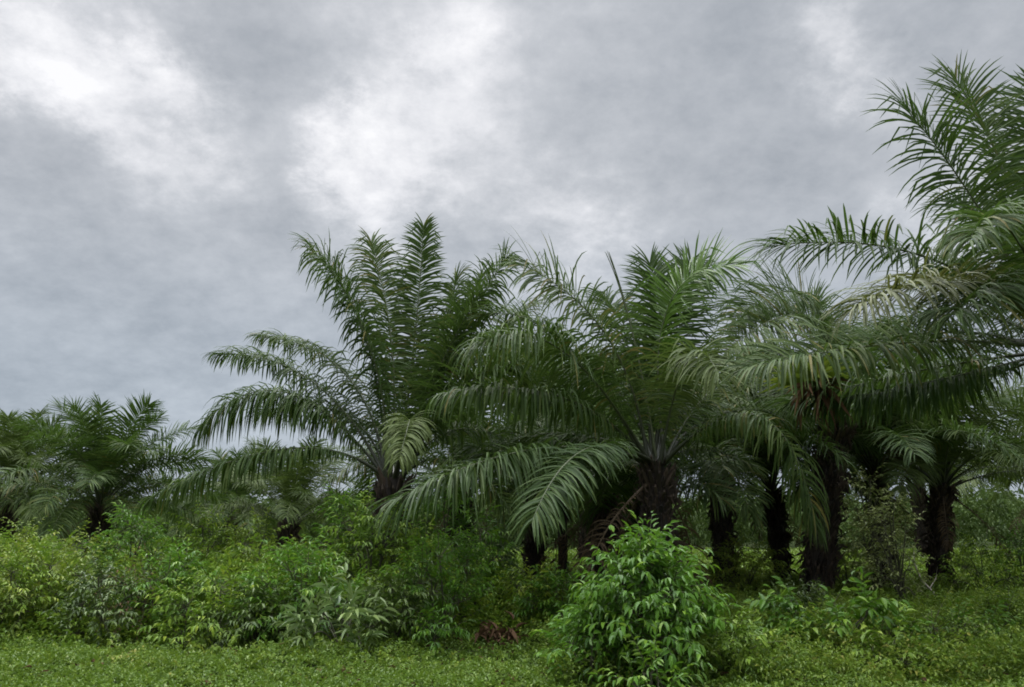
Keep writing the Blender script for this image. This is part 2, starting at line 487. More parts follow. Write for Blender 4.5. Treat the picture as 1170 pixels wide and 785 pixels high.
D2 = 14.0
root, c, h = generic_palm(750, 536, D2, 'oil palm just right of centre with a closed spear leaf and one bright young frond', 'near', 34, .27, .9, 1.2, 2, 3,
                          azs=lambda a, f: 35 < a < 145 and .25 < f < .8)
hero_fronds(root, c, D2, [
    ((680, 366, -.2), (597, 303, -.6), dict(droop=.75, lmax=1.05, roll=35, tone=.62, tm=.6)),
    ((630, 393, -1.0), (540, 398, -1.6), dict(droop=1.5, lmax=.9, tone=.65)),
    ((625, 378, .8), (548, 362, 1.2), dict(droop=.7, lmax=.7)),
    ((620, 448, -.7), (505, 450, -1.2), dict(droop=2.0, lmax=.8, ebase=-4, tm=.6)),
    ((590, 517, -1.6), (446, 575, -2.4), dict(droop=.9, lmax=.85, ebase=-5, tone=.4, tm=.58)),
    ((655, 522, -2.2), (608, 596, -3.2), dict(droop=.85, lmax=.62, ebase=-6, tm=.62, tone=.35)),
    ((787, 318, .2), (842, 304, -.3), dict(droop=.35, lmax=.75, mat='palm_young', tm=.72, roll0=-50, label='bright green young frond')),
    ((755, 375, .6), (742, 300, .9), dict(droop=.35, lmax=.7, A=(-.1, 1))),
    ((770, 390, .9), (790, 300, 1.6), dict(droop=.4, lmax=.75, A=(.2, 1))),
    ((725, 400, .8), (690, 340, 1.6), dict(droop=.6, lmax=.75)),
    ((788, 410, -1.0), (822, 428, -2.2), dict(droop=.9, lmax=.75, tone=.72, mat='palm_far')),
    ((868, 476, -1.3), (932, 598, -2.0), dict(droop=2.0, lmax=.62, ebase=-2, tm=.52, tone=.62, miss=.0)),
    ((820, 440, .6), (880, 420, 1.0), dict(droop=.8, lmax=.8)),
    ((835, 470, 1.5), (925, 480, 2.6), dict(droop=1.0, lmax=.8)),
    ((670, 500, .8), (590, 520, 1.4), dict(droop=1.0, lmax=.75)),
], 2100)
# the closed spear leaf of the central palm
g, rg = Geo(), Geo()
cv = bez(c + Z * .2, at(718, 362, D2 + .2), at(694, 288, D2 + .3), .6) - np.array(root.location)
tube(rg, cv, np.interp(np.linspace(0, 1, 26), [0, .5, 1], [.024, .016, .004]), 6)
for q in range(7):                                # folded leaflets lying along it, parting a little near the tip
    off = np.array([math.cos(q * .9), math.sin(q * .9), 0]) * .012
    b0 = 10 + q * 2
    cq = cv[b0:] + off * (1 + np.linspace(0, 1, 26 - b0)[:, None] ** 2 * (1.5 + q % 3 * 2.2))
    tube(g, cq, np.linspace(.011, .003, 26 - b0), 5, tone=.35 + .05 * q)
sp = g.build('spear_leaf', M['palm_far'], root, True); rg.build('rachis', M['rachis'], sp, True)

D3 = 19.0
root, c, h = generic_palm(962, 452, D3, 'oil palm right of the central one, its stout dark trunk bare to the ground', 'near', 34, .40, .95, 2.0, 3, 2, bx=932,
                          azs=lambda a, f: (40 < a < 140 and .3 < f < .75))
hero_fronds(root, c, D3, [
    ((900, 333, -.9), (836, 366, -1.8), dict(droop=.55, lmax=.85, roll0=50, tm=.66, tone=.4)),
    ((905, 360, -1.8), (828, 402, -3.0), dict(droop=.7, lmax=.85, roll0=45, tm=.62, tone=.5)),
    ((930, 372, .5), (868, 360, 1.0), dict(droop=.6, lmax=.9)),
    ((950, 375, 1.0), (925, 340, 1.8), dict(droop=.5, lmax=.8)),
    ((985, 400, 1.0), (1015, 372, 1.8), dict(droop=.6, lmax=.8)),
    ((895, 420, -.5), (835, 470, -1.0), dict(droop=1.1, lmax=.9)),
    ((1020, 440, .6), (1075, 480, 1.0), dict(droop=1.1, lmax=.8)),
    ((930, 430, -1.6), (890, 470, -2.8), dict(droop=1.0, lmax=.85)),
], 2200)

D4 = 11.5
root, c, h = generic_palm(1222, 408, D4, 'nearest oil palm, cut off by the right edge, its fronds reaching highest', 'near', 34, .38, .95, .9, 4, 1,
                          azs=lambda a, f: (a < 70 or (a > 290 and f < .7)) or (70 <= a < 125 and f > .3))
hero_fronds(root, c, D4, [
    ((1096, 204, -.1), (1034, 124, -.3), dict(droop=.6, lmax=1.0, roll=25, tm=.6, nside=92)),
    ((1140, 180, .6), (1090, 90, .9), dict(droop=.4, lmax=.85, roll=15, tm=.6, tone=.6)),
    ((1190, 190, .6), (1184, 95, .9), dict(droop=.35, lmax=.8)),
    ((1035, 287, .2), (878, 282, .2), dict(droop=.7, lmax=.75, roll0=10, tm=.58, vrank=30)),
    ((1085, 322, -1.2), (976, 352, -2.0), dict(droop=.95, lmax=.72, tm=.62, mat='palm_yellow', label='yellowing frond')),
    ((1030, 392, -.6), (856, 420, -1.1), dict(droop=.8, lmax=.7, roll0=30, tm=.55, tone=.5)),
    ((1020, 430, .8), (905, 462, 1.2), dict(droop=1.0, lmax=.75, tm=.58)),
    ((1055, 438, .6), (930, 462, 1.2), dict(droop=2.0, lmax=.55, tm=.56, ebase=-10, tone=.15)),  # low leaf tone paints in the shade of the fronds above
    ((1090, 440, 1.6), (985, 462, 2.6), dict(droop=1.2, lmax=.75)),
    ((1150, 258, -1.6), (1108, 275, -2.8), dict(droop=.9, lmax=.62, tone=.6)),
    ((1110, 360, 1.5), (1010, 372, 2.6), dict(droop=.9, lmax=.75)),
    ((1150, 330, -1.0), (1090, 360, -2.2), dict(droop=.9, lmax=.75)),
    ((1150, 280, 1.2), (1085, 230, 2.2), dict(droop=.5, lmax=.8)),
], 2300)

# ------------------------------------------------------------------ the other palms
generic_palm(116, 580, 27, 'dark bushy oil palm at the far left, fronds fanned above the thicket', 'far', 38, .36, .80, .2, 21, 1)
generic_palm(12, 566, 34, 'oil palm at the left edge, behind the dark bushy palm', 'pale', 35, .34, .86, 1.5, 22, 1)
generic_palm(330, 598, 27, 'low young oil palm behind the thicket with one drooping dry frond', 'pale', 25, .30, .62, .8, 23, 3)
generic_palm(268, 592, 36, 'small distant oil palm left of the low young palm', 'far', 25, .30, .68, 2.9, 24, 1)
generic_palm(1076, 556, 21.5, 'light green oil palm at the right, its trunk behind the bent bare twig', 'pale', 32, .27, .82, .5, 26, 2, bx=1068, hi=.66)
generic_palm(882, 566, 23, 'oil palm with a slim dark trunk, left of the stout bare trunk', 'far', 25, .27, .72, 1.1, 27, 1, bx=893, hi=.66)
generic_palm(822, 545, 21, 'shaded oil palm close behind and right of the central palm', 'far', 29, .28, .82, .3, 28, 2, hi=.66)
generic_palm(690, 572, 18.0, 'oil palm with dry brown fronds hanging down its trunk, behind the central palm', 'far', 19, .32, .72, 2.2, 29, 6, hi=.66)
generic_palm(610, 535, 25, 'oil palm filling the gap between the two tallest middle palms', 'pale', 32, .32, .95, 1.4, 30, 2)
generic_palm(640, 570, 21.5, 'slender smooth trunked young palm beneath the big drooping frond', 'far', 16, .17, .6, .7, 31, 1, boots=False, bx=643)
generic_palm(528, 560, 20, 'oil palm with a narrow dark trunk, right of the tall left palm', 'far', 22, .24, .7, 2.8, 32, 2)
generic_palm(1000, 540, 20.5, 'oil palm whose trunk is overgrown by a pale climber', 'far', 25, .27, .75, 1.9, 33, 2, hi=.66)
generic_palm(1205, 556, 30, 'oil palm at the right edge, beyond the light green palm', 'pale', 29, .32, .85, 2.2, 34, 1)
generic_palm(722, 528, 25, 'oil palm standing directly behind the central palm', 'far', 29, .32, .85, .3, 44, 1)
generic_palm(668, 548, 36, 'far oil palm seen between the slender trunk and the dry fronds', 'pale', 25, .32, .95, .9, 38, 1)
generic_palm(1048, 556, 40, 'far oil palm between the overgrown trunk and the light green palm', 'pale', 25, .32, .95, .6, 40, 1)

# ------------------------------------------------------------------ shrubs
def shrub(px, d, h, rad, mat, label, seed, leaf=.13, lw=.045, nspray=150, nleaf=9, tlen=.36, droop=.6, lobes=9, rows=3, cat='shrub', name='shrub', stemcol=.4, upright=.0, cone=.5, group=None, tone=.5, zlow=.12, jit=.2, lsize=1.0):
    rng = np.random.default_rng(seed)
    x = at(px, 640, d)[0]
    root = empty(name, (x, d, ground_z(x, d)))
    tag(root, label, cat, group)
    # lobes: uneven clumps of twigs
    k = np.arange(lobes)
    f = (k + .5) / lobes
    lz = h * (zlow + (1 - zlow) * .88 * f)
    lr = rad * (1 - cone * f ** 1.3) * rng.uniform(.45, .85, lobes)
    a = k * 2.39996 + rng.uniform(0, 6)
    LC = np.stack([np.cos(a) * lr, np.sin(a) * lr, lz], 1); LC[-1, :2] *= .25
    LR = lsize * rng.uniform(.26, .44, lobes) * min(rad, h * .6) * (1 - .25 * f)
    w = LR ** 2; w /= w.sum()
    li = rng.choice(lobes, nspray, p=w)
    dv = nrm(rng.normal(0, 1, (nspray, 3)) + np.array([0, 0, .35]))
    org = LC[li] + dv * (LR[li] * rng.uniform(.25, 1.0, nspray))[:, None]
    org[:, 2] = np.maximum(org[:, 2], .06)
    outw = org * np.array([1, 1, 0]); outw = outw / max(rad, .1)
    dirs = nrm(dv * .6 + outw * .8 + Z * (.45 + upright) + rng.normal(0, .25, (nspray, 3)))
    pos, Dd, N, ln, wd, tw = spray_leaves(rng, org, dirs, nleaf, tlen, leaf, lw, droop, 1.0, jit)
    # younger leaves stand at twig tips and at the top of the plant
    tn = tone + .10 * np.repeat(np.linspace(-1, 1, nleaf), nspray) + rng.normal(0, .16, len(pos)) + np.tile(rng.normal(0, .10, nspray), nleaf)
    g = Geo(); put_leaves(g, leaf_template(rows, .3, .3), pos, Dd, N, ln, wd, tn)
    g.build('foliage', M[mat], root)
    b = Geo()
    base = np.array([0, 0, -.05])
    for j in range(lobes):
        m = LC[j] * .5 + np.array([0, 0, .12 * h]) + rng.normal(0, .03, 3)
        st = base + rng.normal(0, .06, 3) * np.array([1, 1, 0])
        tube(b, bez(st, m, LC[j], .5, 9), np.linspace(.011, .005, 9) * (1 + h * .5), 5, tone=stemcol)
    for i in range(0, nspray):
        p = np.concatenate([(LC[li[i]] + (org[i] - LC[li[i]]) * .1)[None], tw[i][::2]])
        tube(b, p, np.linspace(.005, .002, len(p)), 3, tone=stemcol + .15)
    b.build('branches', M['stem'], root)
    return root


# the big bush in the middle foreground
shrub(734, 9.6, 1.50, .80, 'bright', 'big bright green bush with drooping pointed leaves in the middle foreground', 61, leaf=.13, lw=.050, nspray=520, lsize=.78, upright=.12, nleaf=9, tlen=.38, droop=.8, lobes=18, rows=4, cone=.68, zlow=.22, jit=.28)
shrub(672, 9.4, .62, .5, 'bright', 'low leafy sprout at the left foot of the big foreground bush', 62, leaf=.13, lw=.05, nspray=80, rows=4)
shrub(738, 8.6, .46, .3, 'bright', 'small light green sprout right in front of the big foreground bush', 63, leaf=.11, lw=.045, nspray=44, rows=4, tone=.7)
shrub(828, 9.6, .55, .45, 'mid', 'low bush at the right foot of the big foreground bush', 64, leaf=.11, lw=.045, nspray=70, rows=4)
shrub(640, 12.6, .85, .6, 'bright', 'knee high bright shrub left of the big foreground bush', 65, leaf=.13, nspray=110)
shrub(606, 13.0, .95, .6, 'mid', 'waist high shrub beside the dry leaf pile', 66, leaf=.12, nspray=110)
# left thicket, front row then back row
T_ = 'dense thicket'
shrub(395, 11.4, .78, .75, 'grey', 'low plant with long glossy grey green leaves at the front of the thicket', 67, leaf=.24, lw=.062, nspray=30, nleaf=9, tlen=.34, droop=.45, rows=4, upright=.7, cone=.2, jit=.35)
shrub(345, 12.4, 1.35, .95, 'bright', 'rounded bright shrub above the grey leaved plant', 68, leaf=.14, nspray=260, lobes=13)
shrub(255, 12.1, 1.05, .8, 'mid', 'low rounded shrub at the front of the left thicket, left of the grey leaved plant', 69, leaf=.12, nspray=190)
shrub(298, 11.9, .75, .6, 'dark', 'dark low shrub tucked between rounded shrubs at the thicket front', 70, leaf=.12, nspray=120)
shrub(205, 12.8, 1.30, .8, 'bright', 'leafy bright shrub right of the brownish dry shrub', 71, leaf=.13, nspray=190)
shrub(165, 12.6, 1.15, .75, 'dead', 'brownish half dry shrub with bare twigs in the left thicket', 72, leaf=.07, lw=.025, nspray=90, nleaf=6)
shrub(120, 12.4, 1.0, .75, 'dark', 'dark olive shrub left of the brownish dry shrub', 73, leaf=.10, nspray=170)
shrub(60, 13.0, 1.25, .9, 'lime', 'wide yellow green shrub near the left edge', 74, leaf=.10, nspray=240, lobes=12)
shrub(8, 12.6, 1.15, .8, 'mid', 'mid green shrub cut by the left edge', 75, leaf=.11, nspray=170)
shrub(452, 11.8, .95, .45, 'dark', 'shadowy dark shrub right of the grey leaved plant', 76, leaf=.12, nspray=120, upright=.3)
shrub(500, 12.3, 1.45, .85, 'bright', 'feathery bright green shrub left of the dry leaf pile', 77, leaf=.13, lw=.035, nspray=190)
shrub(425, 14.2, 2.2, .85, 'mid', 'tall leafy shrub in front of the tall left palm trunk', 78, leaf=.14, nspray=220, lobes=13)
shrub(388, 15.0, 2.45, .6, 'bright', 'upright light green sapling left of the tall left palm trunk', 79, leaf=.14, nspray=140, upright=.4)
shrub(505, 15.2, 2.5, .7, 'bright', 'upright bright sapling between tall left palm and narrow dark trunk', 80, leaf=.15, nspray=180, upright=.3)
shrub(560, 15.2, 1.85, .5, 'grey', 'slim shrub with glossy pale leaves beside the narrow dark trunk', 81, leaf=.20, lw=.05, nspray=90, upright=.5, rows=4)
shrub(295, 15.0, 1.75, .9, 'lime', 'yellow green shrub behind the rounded bright shrub', 82, leaf=.11, nspray=200, lobes=12)
shrub(232, 15.5, 2.0, .8, 'mid', 'tall shrub reaching the tip of the lowest left frond', 83, leaf=.12, nspray=200)
shrub(150, 15.6, 1.95, .9, 'bright', 'tall bright shrub standing before the dark bushy palm', 84, leaf=.13, nspray=210, lobes=12)
shrub(95, 15.6, 1.6, .8, 'lime', 'loose yellow green shrub left of the tall bright shrub', 85, leaf=.10, nspray=170)
shrub(25, 15.6, 1.65, .8, 'lime', 'yellow green shrub in the second row by the left edge', 86, leaf=.10, nspray=170)
shrub(466, 14.2, 1.75, .7, 'mid', 'mid green shrub at the foot of the tall left palm', 87, leaf=.12, nspray=130)
shrub(545, 14.0, 1.85, .8, 'bright', 'bushy shrub in front of the narrow dark trunk', 88, leaf=.12, nspray=150)
# right side
shrub(950, 11.0, .78, .85, 'bright', 'broad leaved low plant right of the big foreground bush', 89, leaf=.17, lw=.085, nspray=120, nleaf=6, rows=4, cone=.3)
shrub(885, 11.6, .55, .5, 'mid', 'small low shrub between the big bush and the broad leaved plant', 90, leaf=.12, lw=.05, nspray=80)
shrub(1012, 9.9, .42, .45, 'mid', 'low broad leaved weed near the bottom edge, right of the broad leaved plant', 101, leaf=.13, lw=.07, nspray=60, nleaf=6, rows=4, cone=.2)
shrub(1105, 11.4, .55, .55, 'bright', 'small bright sprouting plant in the weeds toward the right edge', 102, leaf=.12, lw=.05, nspray=60, nleaf=7, rows=4)
shrub(1060, 10.8, .48, .7, 'weed', 'low weedy clump near the bottom right corner', 91, leaf=.09, lw=.04, nspray=100)
shrub(1140, 12.5, .6, .7, 'mid', 'low shrub at the right edge', 92, leaf=.10, lw=.04, nspray=100)
shrub(1000, 18.2, 3.1, .42, 'pale', 'pale leaved climber growing up the overgrown palm trunk', 93, leaf=.12, lw=.05, nspray=170, nleaf=6, tlen=.3, lobes=16, cone=.3, cat='climber', name='climber', upright=.3)
shrub(1024, 17.0, 2.35, .6, 'pale', 'slender pale leaved sapling right of the climber', 94, leaf=.12, lw=.05, nspray=150, nleaf=6, upright=.3, lobes=12)
shrub(965, 21, 1.3, 1.0, 'lime', 'yellow green shrub right of the stout bare trunk', 95, leaf=.12, nspray=170)
shrub(850, 19.5, 1.3, 1.1, 'lime', 'yellow green bush behind the big foreground bush, left of the slim dark trunk', 96, leaf=.13, nspray=170)
shrub(1120, 19, 1.3, .9, 'mid', 'bushy green shrub at the right below the light green palm', 97, leaf=.12, nspray=170)
shrub(1165, 21, 1.5, .9, 'bright', 'green shrub at the right edge under the palms', 98, leaf=.12, nspray=150)
shrub(905, 14.2, .65, .6, 'dark', 'dark weedy shrub in front of the slim dark trunk', 99, leaf=.11, nspray=100)

# the bent bare twig at the right
b = Geo(); x0 = at(1052, 640, 17.5)[0]
pts = np.array([[.32, 0, 0], [.30, .0, .2], [.12, 0, .42], [-.03, .02, .6], [-.14, .02, .95], [-.10, .05, 1.2]])
tube(b, pts, np.linspace(.03, .012, 6), 6, tone=.95)
tube(b, np.array([[.12, 0, .42], [.3, .05, .62], [.36, .05, .85]]), [.014, .01, .006], 5, tone=.95)
tube(b, np.array([[-.14, .02, .95], [-.3, .03, 1.1], [-.36, .05, 1.3]]), [.01, .008, .005], 5, tone=.95)
o = b.build('bare_twig', bark_mat('weathered_wood', (.12, .10, .08), (.34, .30, .24)), None, True); o.location = (x0, 17.5, ground_z(x0, 17.5))
tag(o, 'bent bare grey twig standing in the weeds at the right', 'twig')

# fern clump lodged in the crown, right of centre
def fern(px, py, d, label, seed, n=90, ln=.7, mats=('lime', 'dead')):
    rng = np.random.default_rng(seed); c = at(px, py, d)
    root = tag(empty('fern_clump', c), label, 'fern')
    for mi, (mt, cnt, nm) in enumerate(((mats[0], n, 'green_leaves'), (mats[1], n // 2, 'dry_leaves'))):
        g = Geo()
        a = rng.uniform(0, 6.283, cnt); e = rng.uniform(.3, 1.2, cnt) if mi == 0 else rng.uniform(-.9, .35, cnt)
        D = np.stack([np.cos(a) * np.cos(e), np.sin(a) * np.cos(e), np.sin(e)], 1)
        put_leaves(g, leaf_template(4, .45, .25), D * .05, D, np.tile(Z, (cnt, 1)) + rng.normal(0, .2, (cnt, 3)), ln * rng.uniform(.6, 1.1, cnt), np.full(cnt, .06), rng.uniform(.2, .9, cnt))
        g.build(nm, M[mt], root)
    return root

fern(930, 442, 12.6, 'yellow green fern clump with brown dead leaves among the fronds right of centre', 130)

# cut fronds lying in the weeds
for k, (px, d, az, lab) in enumerate(((1128, 11.6, 2.9, 'dry cut frond lying in the weeds near the bottom right corner'), (618, 17.5, .4, 'dry cut frond lying on the grass near the slender trunk'), (965, 16.5, 2.2, 'dry cut frond lying in front of the stout bare trunk'))):
    rng = np.random.default_rng(980 + k)
    g, rg = frond_geo(arc(9, 16, 2.2), (1, 0), rng, nside=50, K=4, width=.03, droop=.3, lmax=.5, miss=.3, fold=.5, ebase=8)
    f = g.build('fallen_frond', M['palm_dry']); x0 = at(px, 640, d)[0]
    f.location = (x0, d, ground_z(x0, d) + .14); f.rotation_euler = (0, 0, az)
    tag(f, lab, 'palm frond', 'cut fronds left on the ground')
    rg.build('rachis', M['rachis_dry'], f, True)

# dry leaf pile
rng = np.random.default_rng(140); n = 70
p = np.clip(rng.normal(0, 1, (n, 3)), -1.7, 1.7) * np.array([.17, .10, .0]); p[:, 2] = .03 + np.abs(rng.normal(0, .10, n))
g = Geo(); put_leaves(g, leaf_template(4, .6, .5), p, rng.normal(0, 1, (n, 3)) + Z * .2, rng.normal(0, .6, (n, 3)) + Z, rng.uniform(.10, .24, n), rng.uniform(.04, .09, n), rng.uniform(.2, 1, n))
o = g.build('leaf_pile', M['dead']); x0 = at(572, 640, 11.9)[0]; o.location = (x0, 11.9, ground_z(x0, 11.9) + .05)
tag(o, 'small pile of dry reddish brown leaves at the edge of the grass', 'dead leaves')

# ------------------------------------------------------------------ undergrowth and ground cover (stuff)
def px_of(x, d): return 585 + FPX * x / d

def mass(name, label, mat, n, sampler, leaf, lw, nleaf, tlen, droop, seed, rows=2, tone=.5, up=.7):
    rng = np.random.default_rng(seed)
    org, sc = sampler(rng, n)
    n = len(org)
    dirs = nrm(rng.normal(0, .7, (n, 3)) + Z * up)
    pos, Dd, N, ln, wd, tw = spray_leaves(rng, org, dirs, nleaf, tlen, leaf, lw, droop, 1.0, .3)
    k = np.tile(sc, nleaf)
    g = Geo(); put_leaves(g, leaf_template(rows, .3, .3), pos, Dd, N, ln * k, wd * k, tone + rng.normal(0, .16, len(pos)) + np.tile(rng.normal(0, .12, n), nleaf))
    return tag(g.build(name, M[mat]), label, kind='stuff')


def lump(x, y, s=0):
    return .5 + .5 * (np.sin(x * 1.9 + s) * np.cos(y * 1.6 + 2 * s) * .6 + np.sin(x * 4.1 + y * 3.3 + s) * .4)


def thicket(rng, n):
    d = rng.uniform(11.6, 19.5, n); px = rng.uniform(-120, 650, n)
    x = (px - 585) / FPX * d
    edge = np.clip((d - 11.6 - .6 * lump(x, d, 3)) / 1.5, 0, 1) * np.clip((640 - px) / 130, .15, 1)
    H = (.35 + 1.15 * lump(x, d)) * edge
    z = H * rng.uniform(0, 1, n) ** .45
    keep = H > .08
    return np.stack([x, d, ground_z(x, d) + z], 1)[keep], np.ones(keep.sum())


def weeds(rng, n):
    d = 9.0 / (1 - rng.uniform(0, .80, n)); px = rng.uniform(-100, 1280, n)
    x = (px - 585) / FPX * d
    H = (np.where(px > 640, .12, .06) + np.where(px > 640, .55, .42) * lump(x, d, 1) ** 1.5) * np.where((px < 600) & (d < 12.6), .15, 1) * np.where(d < 14, 1, .45)
    z = H * rng.uniform(0, 1, n) ** .6
    keep = ~((px < 620) & (d < 12.2))
    return np.stack([x, d, ground_z(x, d) + z], 1)[keep], np.clip(d / 13, .8, 2.5)[keep]


def carpet(rng, n):
    d = rng.uniform(7.6, 13.4, n); px = -120 + 1410 * rng.uniform(0, 1, n) ** 1.35
    x = (px - 585) / FPX * d
    z = rng.uniform(.0, .12, n) * (.2 + 1.7 * lump(x, d, 2) ** 2) + .01
    k = lump(x * 1.3, d * 1.9, 7) + rng.normal(0, .06, n) < .86
    return np.stack([x, d, ground_z(x, d) + z], 1)[k], rng.uniform(.7, 1.35, k.sum())


def tufts(rng, n):
    m = 260
    d0 = rng.uniform(9.2, 13.4, m); px0 = rng.uniform(-60, 1230, m); r0 = rng.uniform(.08, .34, m)
    i = rng.integers(0, m, n)
    x = (px0[i] - 585) / FPX * d0[i] + rng.normal(0, 1, n) * r0[i]; d = d0[i] + rng.normal(0, 1, n) * r0[i]
    z = rng.uniform(.02, 1, n) * r0[i] * .8
    return np.stack([x, d, ground_z(x, d) + z], 1), .6 + r0[i] * 2.6


mass('weed_tufts', 'small weed tufts rising out of the creeping cover', 'weed', 4200, tufts, .05, .03, 6, .12, .4, 154)
mass('thicket', 'tangled green undergrowth filling the left thicket', 'mid', 11000, thicket, .10, .04, 8, .3, .5, 151)
def floor_grass(rng, n):
    d = 12.5 / (1 - rng.uniform(0, .76, n)); px = rng.uniform(540, 1290, n)
    x = (px - 585) / FPX * d
    z = rng.uniform(.05, .30, n) * (.5 + lump(x, d, 4))
    return np.stack([x, d, ground_z(x, d) + z], 1), np.clip(d / 14, 1, 3)


mass('grassy_floor', 'light yellow green low growth between the palm trunks', 'cover', 22000, floor_grass, .075, .038, 5, .14, .3, 155, tone=.75)
mass('undergrowth', 'low weeds covering the ground between the palms', 'weed', 26000, weeds, .085, .042, 6, .2, .4, 152)
mass('ground_cover', 'short creeping cover of small green leaves in the foreground', 'cover', 46000, carpet, .048, .032, 4, .09, .2, 153)


def blades(rng, n):
    d = 8.0 / (1 - rng.uniform(0, .62, n)); px = rng.uniform(-100, 1280, n)
    x = (px - 585) / FPX * d
    return x, d


rng = np.random.default_rng(160); n = 9000
x, d = blades(rng, n)
pos = np.stack([x, d, ground_z(x, d)], 1)
g = Geo(); put_leaves(g, leaf_template(2, .35, .2), pos, rng.normal(0, .45, (n, 3)) + Z, rng.normal(0, 1, (n, 3)), rng.uniform(.06, .2, n) * np.clip(d / 12, .7, 1.6), rng.uniform(.006, .012, n) * d / 11, rng.normal(.55, .2, n))
tag(g.build('grass', M['cover']), 'thin grass blades among the creeping ground cover', kind='stuff')

rng = np.random.default_rng(165); n = 1500
d = 9.0 / (1 - rng.uniform(0, .68, n)); px = rng.uniform(-60, 1230, n); x = (px - 585) / FPX * d
g = Geo(); put_leaves(g, leaf_template(3, .5, .4), np.stack([x, d, ground_z(x, d) + rng.uniform(.02, .13, n)], 1), rng.normal(0, 1, (n, 3)) * np.array([1, 1, .3]), rng.normal(0, .4, (n, 3)) + Z, rng.uniform(.06, .2, n), rng.uniform(.02, .05, n), rng.uniform(.1, 1, n))
tag(g.build('leaf_litter', M['dead']), 'brown dead leaves scattered over the weeds', kind='stuff')

# far wood at the back of the plantation
rng = np.random.default_rng(170); n = 30000
a = rng.uniform(-42, 42, n); d = rng.uniform(62, 105, n)
x = np.tan(np.radians(a)) * d
H = 1.8 + 3.0 * lump(x * .18, d * .12, 5)
z = H * rng.uniform(0, 1, n) ** .55
pos, Dd, N, ln, wd, tw = spray_leaves(rng, np.stack([x, d, z], 1), rng.normal(0, .7, (n, 3)) + Z * .5, 6, 1.1, .55, .24, .6, 1.0, .3)
g = Geo(); put_leaves(g, leaf_template(2, .3, .3), pos, Dd, N, ln, wd, .5 + rng.normal(0, .2, len(pos)))
tag(g.build('far_wood', M['wood']), 'far line of bushy trees closing the view under the palms', kind='stuff')

# ------------------------------------------------------------------ ground
gx = np.concatenate([np.linspace(-3000, -70, 14), np.linspace(-60, 60, 200), np.linspace(70, 3000, 14)])
gy = np.concatenate([np.linspace(-3000, -15, 10), np.linspace(-10, 70, 150), np.linspace(80, 3000, 14)])
XX, YY = np.meshgrid(gx, gy, indexing='ij')
V = np.stack([XX, YY, ground_z(XX, YY)], -1).reshape(-1, 3)
ny = len(gy)
i = np.arange(len(gx) - 1)[:, None] * ny + np.arange(ny - 1)[None]
Q = np.stack([i, i + ny, i + ny + 1, i + 1], -1).reshape(-1, 4)
g = Geo(); g.add(V, Q)
m, N, L = new_mat('ground_soil')
out = N.new('ShaderNodeOutputMaterial'); geo = N.new('ShaderNodeNewGeometry')
n1 = N.new('ShaderNodeTexNoise'); n1.inputs['Scale'].default_value = .8; n1.inputs['Detail'].default_value = 8; n1.inputs['Roughness'].default_value = .65
n2 = N.new('ShaderNodeTexNoise'); n2.inputs['Scale'].default_value = 25; n2.inputs['Detail'].default_value = 6
L.new(geo.outputs['Position'], n1.inputs['Vector']); L.new(geo.outputs['Position'], n2.inputs['Vector'])
r1 = ramp(N, [(.35, (.030, .055, .014)), (.55, (.060, .085, .022)), (.72, (.105, .078, .042))])
L.new(n1.outputs['Fac'], r1.inputs[0])
mx = N.new('ShaderNodeMix'); mx.data_type = 'RGBA'; mx.blend_type = 'OVERLAY'; mx.inputs['Factor'].default_value = .6
L.new(r1.outputs[0], mx.inputs['A']); L.new(n2.outputs['Color'], mx.inputs['B'])
p = N.new('ShaderNodeBsdfPrincipled'); p.inputs['Roughness'].default_value = .9; p.inputs['Specular IOR Level'].default_value = .2
L.new(mx.outputs['Result'], p.inputs['Base Color'])
bm_ = N.new('ShaderNodeBump'); bm_.inputs['Strength'].default_value = .6; bm_.inputs['Distance'].default_value = .04
L.new(n2.outputs['Fac'], bm_.inputs['Height']); L.new(bm_.outputs[0], p.inputs['Normal'])
L.new(p.outputs[0], out.inputs['Surface'])
tag(g.build('ground', m, None, True), 'weedy plantation ground', kind='structure')

# ------------------------------------------------------------------ sky and light
SUN_EL, SUN_AZ = R(60), R(-25)                    # azimuth measured from straight ahead, minus = left
w = bpy.data.worlds.new('World'); SC.world = w; w.use_nodes = True
N, L = w.node_tree.nodes, w.node_tree.links
N.clear()
out = N.new('ShaderNodeOutputWorld')
sky = N.new('ShaderNodeTexSky'); sky.sky_type = 'NISHITA'; sky.sun_disc = False
sky.sun_elevation = SUN_EL; sky.sun_rotation = SUN_AZ; sky.air_density = 1.0; sky.dust_density = 2.0
bg1 = N.new('ShaderNodeBackground'); bg1.inputs['Strength'].default_value = .06
L.new(sky.outputs[0], bg1.inputs['Color'])
tc = N.new('ShaderNodeTexCoord')


def math_(op, a, b=None, c=None, clamp=False):
    n = N.new('ShaderNodeMath'); n.operation = op; n.use_clamp = clamp
    for i, v in enumerate((a, b, c)):
        if v is None: continue
        if isinstance(v, (int, float)): n.inputs[i].default_value = v
        else: L.new(v, n.inputs[i])
    return n.outputs[0]


sep = N.new('ShaderNodeSeparateXYZ'); L.new(tc.outputs['Generated'], sep.inputs[0])
zz = math_('MAXIMUM', math_('ADD', sep.outputs[2], .42), .03)
comb = N.new('ShaderNodeCombineXYZ')
L.new(math_('DIVIDE', sep.outputs[0], zz), comb.inputs[0]); L.new(math_('DIVIDE', sep.outputs[1], zz), comb.inputs[1])


